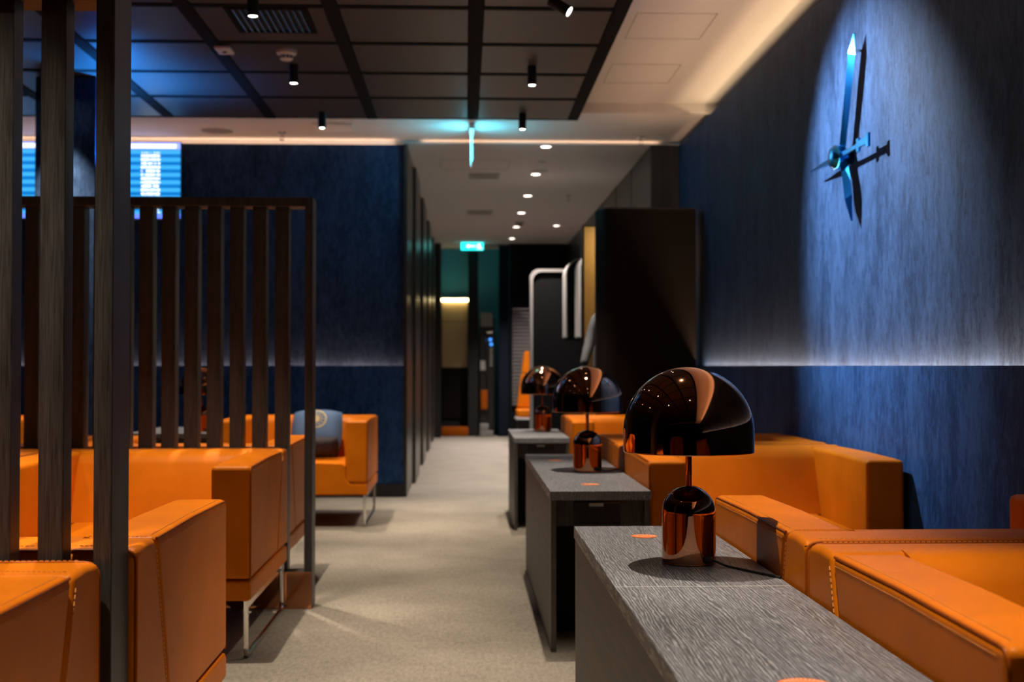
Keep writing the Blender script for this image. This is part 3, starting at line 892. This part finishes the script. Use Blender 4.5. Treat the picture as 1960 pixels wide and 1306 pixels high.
prism(bm, [(0.095, -0.042), (0.105, -0.052), (0.075, -0.072), (0.068, -0.062)], 1, -0.004, 0.0)
obj('running_figure', bm, M['exit_white'], t, False)

# ------------------------------------------------------------------ flight boards
SW, SH = 1.215, 0.69
msc = screen_mat(SW, SH)
def make_tv(label, x0):
    t = thing('flight_board', label, 'screen', (x0, 11.46, 2.535), 0, 'flight information screens on the back wall')
    bm = BM(); box(bm, -0.008, SW + 0.008, 0.004, 0.06, -0.008, SH + 0.008, 0.003, 1); obj('housing', bm, M['black'], t, False)
    bm = BM(); box(bm, 0, SW, 0.0, 0.0038, 0, SH); obj('display', bm, msc, t, False)
    return t
tv0 = make_tv('lit blue flight information screen on the back wall, the right one', -3.80)
dup(tv0, (-5.06, 11.46, 2.535), 0, 'lit blue flight information screen on the back wall, the left one between posts')

# ------------------------------------------------------------------ cushion on the far armchair
t = thing('cushion', 'blue cushion with a round gold emblem on the armchair by the back wall', 'cushion', (-1.17, 10.03, 0.478))
def pillow(bm, w_, h_, th, n=14):
    def P(u, v, s):
        sx = (abs(u) ** 1.0) * (1 if u > 0 else -1); k = (1 - abs(u) ** 3.0) * (1 - abs(v) ** 3.0)
        pin = 1 - 0.06 * (u * u * v * v)
        return (u * w_ / 2 * pin, s * th / 2 * (max(k, 0) ** 0.5), v * h_ / 2 * pin)
    g = {}
    fs = []
    for s in (1, -1):
        for i in range(n + 1):
            for j in range(n + 1):
                e = i in (0, n) or j in (0, n)
                key = (i, j, 0 if e else s)
                if key not in g: g[key] = bm.verts.new(P(-1 + 2 * i / n, -1 + 2 * j / n, s))
        for i in range(n):
            for j in range(n):
                def K(a, b): return g[(a, b, 0 if (a in (0, n) or b in (0, n)) else s)]
                q = [K(i, j), K(i + 1, j), K(i + 1, j + 1), K(i, j + 1)]
                fs.append(bm.faces.new(q))
    bmesh.ops.recalc_face_normals(bm, faces=fs)
tilt = Matrix.Rotation(-0.62, 4, 'X')
bm = BM(); pillow(bm, 0.40, 0.40, 0.20); bmesh.ops.transform(bm, matrix=Matrix.Translation((0, -0.06, 0.195)) @ tilt, verts=bm.verts[:])
cb_ = obj('cover', bm, M['cushion'], t)
bm = BM(); ring = []
for r0, r1 in ((0.072, 0.084), (0.0, 0.030)):
    n = 28
    for q_ in range(n):
        a0, a1 = 2 * PI * q_ / n, 2 * PI * (q_ + 1) / n
        ps = [(r * math.cos(a), -0.1015 + 0.35 * r * r, r * math.sin(a)) for r, a in ((r0, a0), (r1, a0), (r1, a1), (r0, a1))]
        if r0 == 0: ps = [ps[0], ps[1], ps[2]]
        bm.faces.new([bm.verts.new(p) for p in ps])
for k in range(12):
    a = 2 * PI * k / 12
    ps = [(r * math.cos(a + d), -0.1015 + 0.3 * r * r, r * math.sin(a + d)) for r, d in ((0.036, -0.12), (0.064, -0.05), (0.064, 0.05), (0.036, 0.12))]
    bm.faces.new([bm.verts.new(p) for p in ps])
bmesh.ops.transform(bm, matrix=Matrix.Translation((0, -0.06, 0.195)) @ tilt @ Matrix.Translation((0, -0.002, 0.06)), verts=bm.verts[:])
obj('emblem', bm, M['gold_print'], t, False)
bm = BM(); pillow(bm, 0.30, 0.16, 0.16); bmesh.ops.transform(bm, matrix=Matrix.Translation((0.05, -0.33, 0.096)), verts=bm.verts[:])
o = tag(obj('small_cushion', bm, M['cushion_dark']), 'small dark rolled cushion below the blue emblem cushion', 'cushion'); o.location = (-1.17, 10.03, 0.478)

# ------------------------------------------------------------------ booths along the corridor, right
t = thing('booth_panel', 'tall dark brown booth panel with a rounded edge, at the end of the blue wall', 'booth', (1.10, 10.36, 0))
pts = [(0.82, 0), (0.15, 0)] + [(0.15 - 0.15 * math.sin(PI / 2 * k / 8), 0.15 - 0.15 * math.cos(PI / 2 * k / 8)) for k in range(1, 9)] + [(0, 0.22), (0.03, 0.24), (0.82, 0.24)]
bm = BM(); prism(bm, pts, 2, 0, 2.50); obj('shell', bm, M['brown_panel'], t, True, wn=True)
bm = BM(); prism(bm, [(x * 0.98 + 0.012, y * 0.98) for x, y in pts], 2, 2.50, 2.515); obj('top_cap', bm, M['black'], t, False)

t = thing('gold_partition', 'gold faced booth partition just behind the dark rounded panel', 'partition', (1.07, 11.42, 0))
bm = BM(); box(bm, 0, 0.64, 0, 0.05, 0, 2.49, 0.006); obj('core', bm, M['felt_dark'], t, False)
bm = BM(); box(bm, 0.02, 0.63, -0.006, -0.0005, 0.02, 2.47); obj('gold_face', bm, M['gold'], t, False)
bm = BM(); box(bm, 0.20, 0.58, -0.36, -0.30, 2.445, 2.485, 0.004); obj('added_lamp_bar', bm, M['black'], t, False)      # unseen lamp added behind the dark panel to warm the gold face
bm = BM(); box(bm, 0.20, 0.24, -0.30, -0.006, 2.46, 2.475); obj('added_lamp_arm', bm, M['black'], t, False)
dl = bpy.data.lights.new('added_booth_lamp', 'AREA'); dl.shape = 'RECTANGLE'; dl.size = 0.36; dl.size_y = 0.05; dl.energy = 5.0; dl.color = (1.0, 0.78, 0.48)
lo_ = bpy.data.objects.new('added_booth_lamp', dl); C.objects.link(lo_); lo_.parent = t; lo_.location = (0.39, -0.33, 2.44); lo_.rotation_euler = (0.5, 0, 0)

def hood(label, x0, y, z0, z1):
    t = thing('acoustic_hood', label, 'hood', (1.70, y, 0))
    L = 1.70 - x0; r = 0.16
    out = [(0, z0), (-L + 0.03, z0), (-L, z0 + 0.03), (-L, z1 - r)] + [(-L + r - r * math.cos(PI / 2 * k / 8), z1 - r + r * math.sin(PI / 2 * k / 8)) for k in range(1, 9)] + [(0, z1)]
    for yy in (0.0, 0.42):
        bm = BM(); prism(bm, out, 1, yy, yy + 0.05, 0.0); obj('side_cheek', bm, M['felt_dark'], t, False)
    # light on the hood's edges, painted as a pale rim round cheek and roof
    for nm, ya, yb in (('rim', -0.004, 0.475),):
        bm = BM(); inn = [(x + 0.014, z - 0.014) for x, z in out[3:]]
        prof = [(x - 0.004, z) for x, z in out[2:]] + [(x + 0.012, z - 0.010) for x, z in out[2:][::-1]]
        prism(bm, prof, 1, ya, yb); obj(nm, bm, M['grey_lit_edge'], t, False)
hood('acoustic hood with its lit edge painted pale grey, nearer of two beside the gold partition', 1.10, 12.0, 1.45, 2.30)
hood('acoustic hood with its lit edge painted pale grey, farther of two, left of the nearer one', 1.055, 13.0, 1.47, 2.32)

def rpanel(bm, x0, x1, z1, r, y0, y1, z0=0.0):
    out = [(x1, z0), (x0, z0), (x0, z1 - r)] + [(x0 + r - r * math.cos(PI / 2 * k / 8), z1 - r + r * math.sin(PI / 2 * k / 8)) for k in range(1, 9)] + [(x1, z1)]
    prism(bm, out, 1, y0, y1)
    return out
t = thing('booth_wall', 'high black upholstered booth wall with its lit rounded edge painted pale, behind the smallest lamp', 'booth', (0, 13.6, 0))
bm = BM(); out = rpanel(bm, 0.735, 1.30, 2.22, 0.10, 0.0, 0.10); obj('upholstery', bm, M['felt_dark'], t, False)
bm = BM(); prof = [(x - 0.03, z + (0.03 if i > 1 else 0)) for i, (x, z) in enumerate(out[1:])] + [(x + 0.002, z - 0.002) for x, z in out[1:][::-1]]
prism(bm, prof, 1, -0.02, 0.12); obj('painted_lit_edge', bm, M['grey_lit_edge'], t, True)  # downlight catching the edge, put into the colour as a pale band

t = thing('ribbed_booth', 'ribbed grey high-back booth with an orange seat at the corridor end', 'booth', (0, 19.0, 0))
bm = BM(); rpanel(bm, 0.70, 1.5, 2.20, 0.10, 0.5, 0.58); obj('back_shell', bm, M['felt_dark'], t, False)
bm = BM(); box(bm, 0.715, 1.5, 0.45, 0.498, 0.5, 0.52); 
bm.free()
rib_me = None
for k in range(27):
    if rib_me is None:
        bm = BM(); tube(bm, [(0.735, 0.47, 0), (1.45, 0.47, 0)], 0.021, 8); o = obj('rib', bm, M['rib'], t, True, (0, 0, 0.60 + 0.0565 * k)); rib_me = o.data
    else:
        o = bpy.data.objects.new('rib', rib_me); C.objects.link(o); o.parent = t; o.location = (0, 0, 0.60 + 0.0565 * k)
bm = BM(); box(bm, 0.78, 1.35, -0.10, 0.40, 0.42, 0.54, 0.03, 3); obj('seat', bm, M['leather'], t, True, wn=True)
bm = BM(); prism(bm, [(0.80, 0.55), (0.86, 1.06), (0.88, 1.07), (1.30, 1.07), (1.30, 0.55)], 1, 0.28, 0.40, 0.02); obj('backrest', bm, M['leather'], t, True, wn=True)
bm = BM(); prism(bm, [(0.87, 1.08), (0.91, 1.40), (0.93, 1.42), (1.25, 1.42), (1.25, 1.08)], 1, 0.30, 0.41, 0.02); obj('headrest', bm, M['leather'], t, True, wn=True)
bm = BM(); box(bm, 0.77, 1.35, -0.10, 0.42, 0.385, 0.415, 0.004); obj('seat_edge', bm, M['white_plastic'], t, False)
bm = BM(); box(bm, 0.80, 1.35, 0.0, 0.42, 0.0, 0.384); obj('base', bm, M['void'], t, False)

# grey coat hanging at the booth
def skin(name, joints, edges, mat, parent, sub=2):
    me = bpy.data.meshes.new(name); me.from_pydata([j[0] for j in joints], edges, [])
    o = bpy.data.objects.new(name, me); C.objects.link(o); o.parent = parent
    me.materials.append(mat)
    m = o.modifiers.new('skin', 'SKIN'); m.use_smooth_shade = True
    for i, j in enumerate(joints):
        r = j[1]; me.skin_vertices[0].data[i].radius = r if hasattr(r, '__len__') else (r, r)
    me.skin_vertices[0].data[0].use_root = True
    s = o.modifiers.new('sub', 'SUBSURF'); s.levels = sub; s.render_levels = sub
    return o
t = thing('grey_jacket', 'grey padded jacket, one bent sleeve showing beside the dark booth panel', 'jacket', (0, 0, 0))
skin('body', [((1.32, 11.315, 1.62), (0.12, 0.09)), ((1.32, 11.315, 1.40), (0.17, 0.10)), ((1.32, 11.315, 1.12), (0.18, 0.10)), ((1.32, 11.315, 0.85), (0.19, 0.10))], [(0, 1), (1, 2), (2, 3)], M['coat'], t)
skin('sleeve', [((1.24, 11.30, 1.68), 0.060), ((1.185, 11.27, 1.60), 0.062), ((1.135, 11.22, 1.46), 0.055), ((1.105, 11.16, 1.37), 0.052), ((1.065, 11.06, 1.27), 0.042), ((1.045, 11.00, 1.20), 0.038)], [(i, i + 1) for i in range(5)], M['coat'], t)
bm = BM(); tube(bm, [(1.040, 10.99, 1.185), (1.034, 10.975, 1.15)], [0.036, 0.034], 14); obj('cuff', bm, M['navy'], t)
bm = BM(); tube(bm, [(1.32, 11.33, 1.70), (1.32, 11.34, 1.80), (1.32, 11.38, 1.82), (1.32, 11.413, 1.82)], 0.008, 8); tag(obj('coat_hook', bm, M['chrome']), 'coat hook on the gold partition, holding the grey jacket', 'hook')

# ------------------------------------------------------------------ end of the corridor
sbox('trim_6', -0.60, -0.40, 20.9, 21.05, 0, ZK, M['black'])
sbox('trim_7', 0.055, 0.225, 21.3, 21.5, 0, ZK, M['void'])
sbox('wall_end_right', 0.745, 1.72, 20.95, 21.05, 0, ZK, M['brown_panel'])
t = thing('lit_niche', 'beige cabinet niche under a bright light bar at the corridor end', 'cabinet', (-0.40, 21.5, 0))
bm = BM(); box(bm, 0, 0.45, 0.06, 0.35, 0.10, 2.36); obj('carcass', bm, M['void'], t, False)
bm = BM(); box(bm, 0.005, 0.445, 0.04, 0.058, 1.96, 2.30, 0.002, 1); obj('upper_panel', bm, M['beige'], t, False)
bm = BM(); box(bm, 0.005, 0.445, 0.04, 0.058, 1.17, 1.95, 0.002, 1); obj('lower_panel', bm, M['beige'], t, False)
bm = BM(); box(bm, 0.0, 0.45, 0.03, 0.058, 0.30, 1.15, 0.002, 1); obj('door', bm, M['brown_panel'], t, False)
bm = BM(); box(bm, -0.005, 0.455, -0.02, 0.03, 2.30, 2.35, 0.004); obj('light_bar', bm, M['led_bar'], t, False)
bm = BM(); box(bm, 0.0, 0.46, -0.15, 0.03, 0.12, 0.28, 0.02); tag(obj('orange_bench', bm, M['leather_pipe']), 'low orange bench under the lit beige niche', 'bench')
bpy.data.objects['orange_bench'].location = (-0.40, 21.4, -0.12)

t = thing('drinks_machine', 'tall black machine with blue lights and a bent chrome pipe, corridor end', 'machine', (0.24, 21.2, 0))
bm = BM(); box(bm, 0.01, 0.26, 0.05, 0.30, 0.10, 2.0, 0.01); obj('body', bm, M['black'], t, False)
bm = BM(); box(bm, 0.02, 0.23, 0.03, 0.049, 1.86, 2.09, 0.006); obj('head_panel', bm, M['grey_paint'], t, False)
bm = BM(); tube(bm, round_path([(0.22, 0.03, 1.76), (0.11, 0.03, 1.76), (0.115, 0.03, 1.3), (0.15, 0.03, 0.35)], 0.03), 0.014, 8); obj('pipe', bm, M['chrome'], t)
for k, (a, c) in enumerate(((0.19, 1.64), (0.205, 1.56))):
    bm = BM(); lathe(bm, [(0, -0.004), (0.026, -0.004), (0.026, 0.004), (0, 0.004)], 16); bmesh.ops.rotate(bm, matrix=Matrix.Rotation(PI / 2, 3, 'X'), verts=bm.verts[:])
    obj('button', bm, M['blue_led'], t, False, (a, 0.044, c))
for k in range(6):
    bm = BM(); box(bm, -0.02, 0.02, -0.004, 0.004, -0.012, 0.012); obj('key', bm, M['grey_paint'], t, False, (0.205, 0.045, 1.48 - 0.055 * k))
bm = BM(); box(bm, 0.02, 0.13, 0.035, 0.049, 1.12, 1.28, 0.003); obj('display', bm, M['grey_paint'], t, False)
bm = BM(); box(bm, 0.03, 0.14, 0.0, 0.049, 0.46, 0.78, 0.01); obj('orange_front', bm, M['leather_pipe'], t, False)
bm = BM(); box(bm, 0.01, 0.24, -0.06, 0.30, 0.0, 0.10, 0.01); box(bm, 0.01, 0.16, -0.04, 0.049, 0.10, 0.22, 0.02); obj('foot', bm, M['grey_lit_edge'], t, False)

t = thing('curtain', 'dark blue curtain hanging beside the tall machine at the corridor end', 'curtain', (0.57, 21.15, 0))
bm = BM(); n = 40
top = [(0.17 * k / n, 0.03 * math.sin(k * 0.95)) for k in range(n + 1)]
prism(bm, top + [(x, y + 0.012) for x, y in top[::-1]], 2, 0.02, ZK - 0.02); obj('cloth', bm, M['navy'], t)
bm = BM(); box(bm, -0.01, 0.18, -0.02, 0.04, ZK - 0.02, ZK - 0.001); obj('rail', bm, M['black'], t, False)

# unseen blue lamp added on the column behind the near posts: it tints the ceiling panels above the flight boards
t = thing('added_uplighter', 'small black lamp added unseen on the blue column, casting blue light on the ceiling', 'added_uplighter', (-2.535, 9.07, 2.45))
bm = BM(); box(bm, -0.064, 0.04, -0.05, 0.05, -0.06, 0.06, 0.008); obj('case', bm, M['black'], t, False)
bm = BM(); box(bm, -0.04, 0.04, -0.05, 0.03, 0.0602, 0.063); obj('lens', bm, M['blue_led'], t, False)
spot_light(t, 260, (0.015, 0.26, 1.0), 2.35, 1.0, rot=(PI, 0, 0), loc=(0.015, -0.02, 0.09), size=0.03)
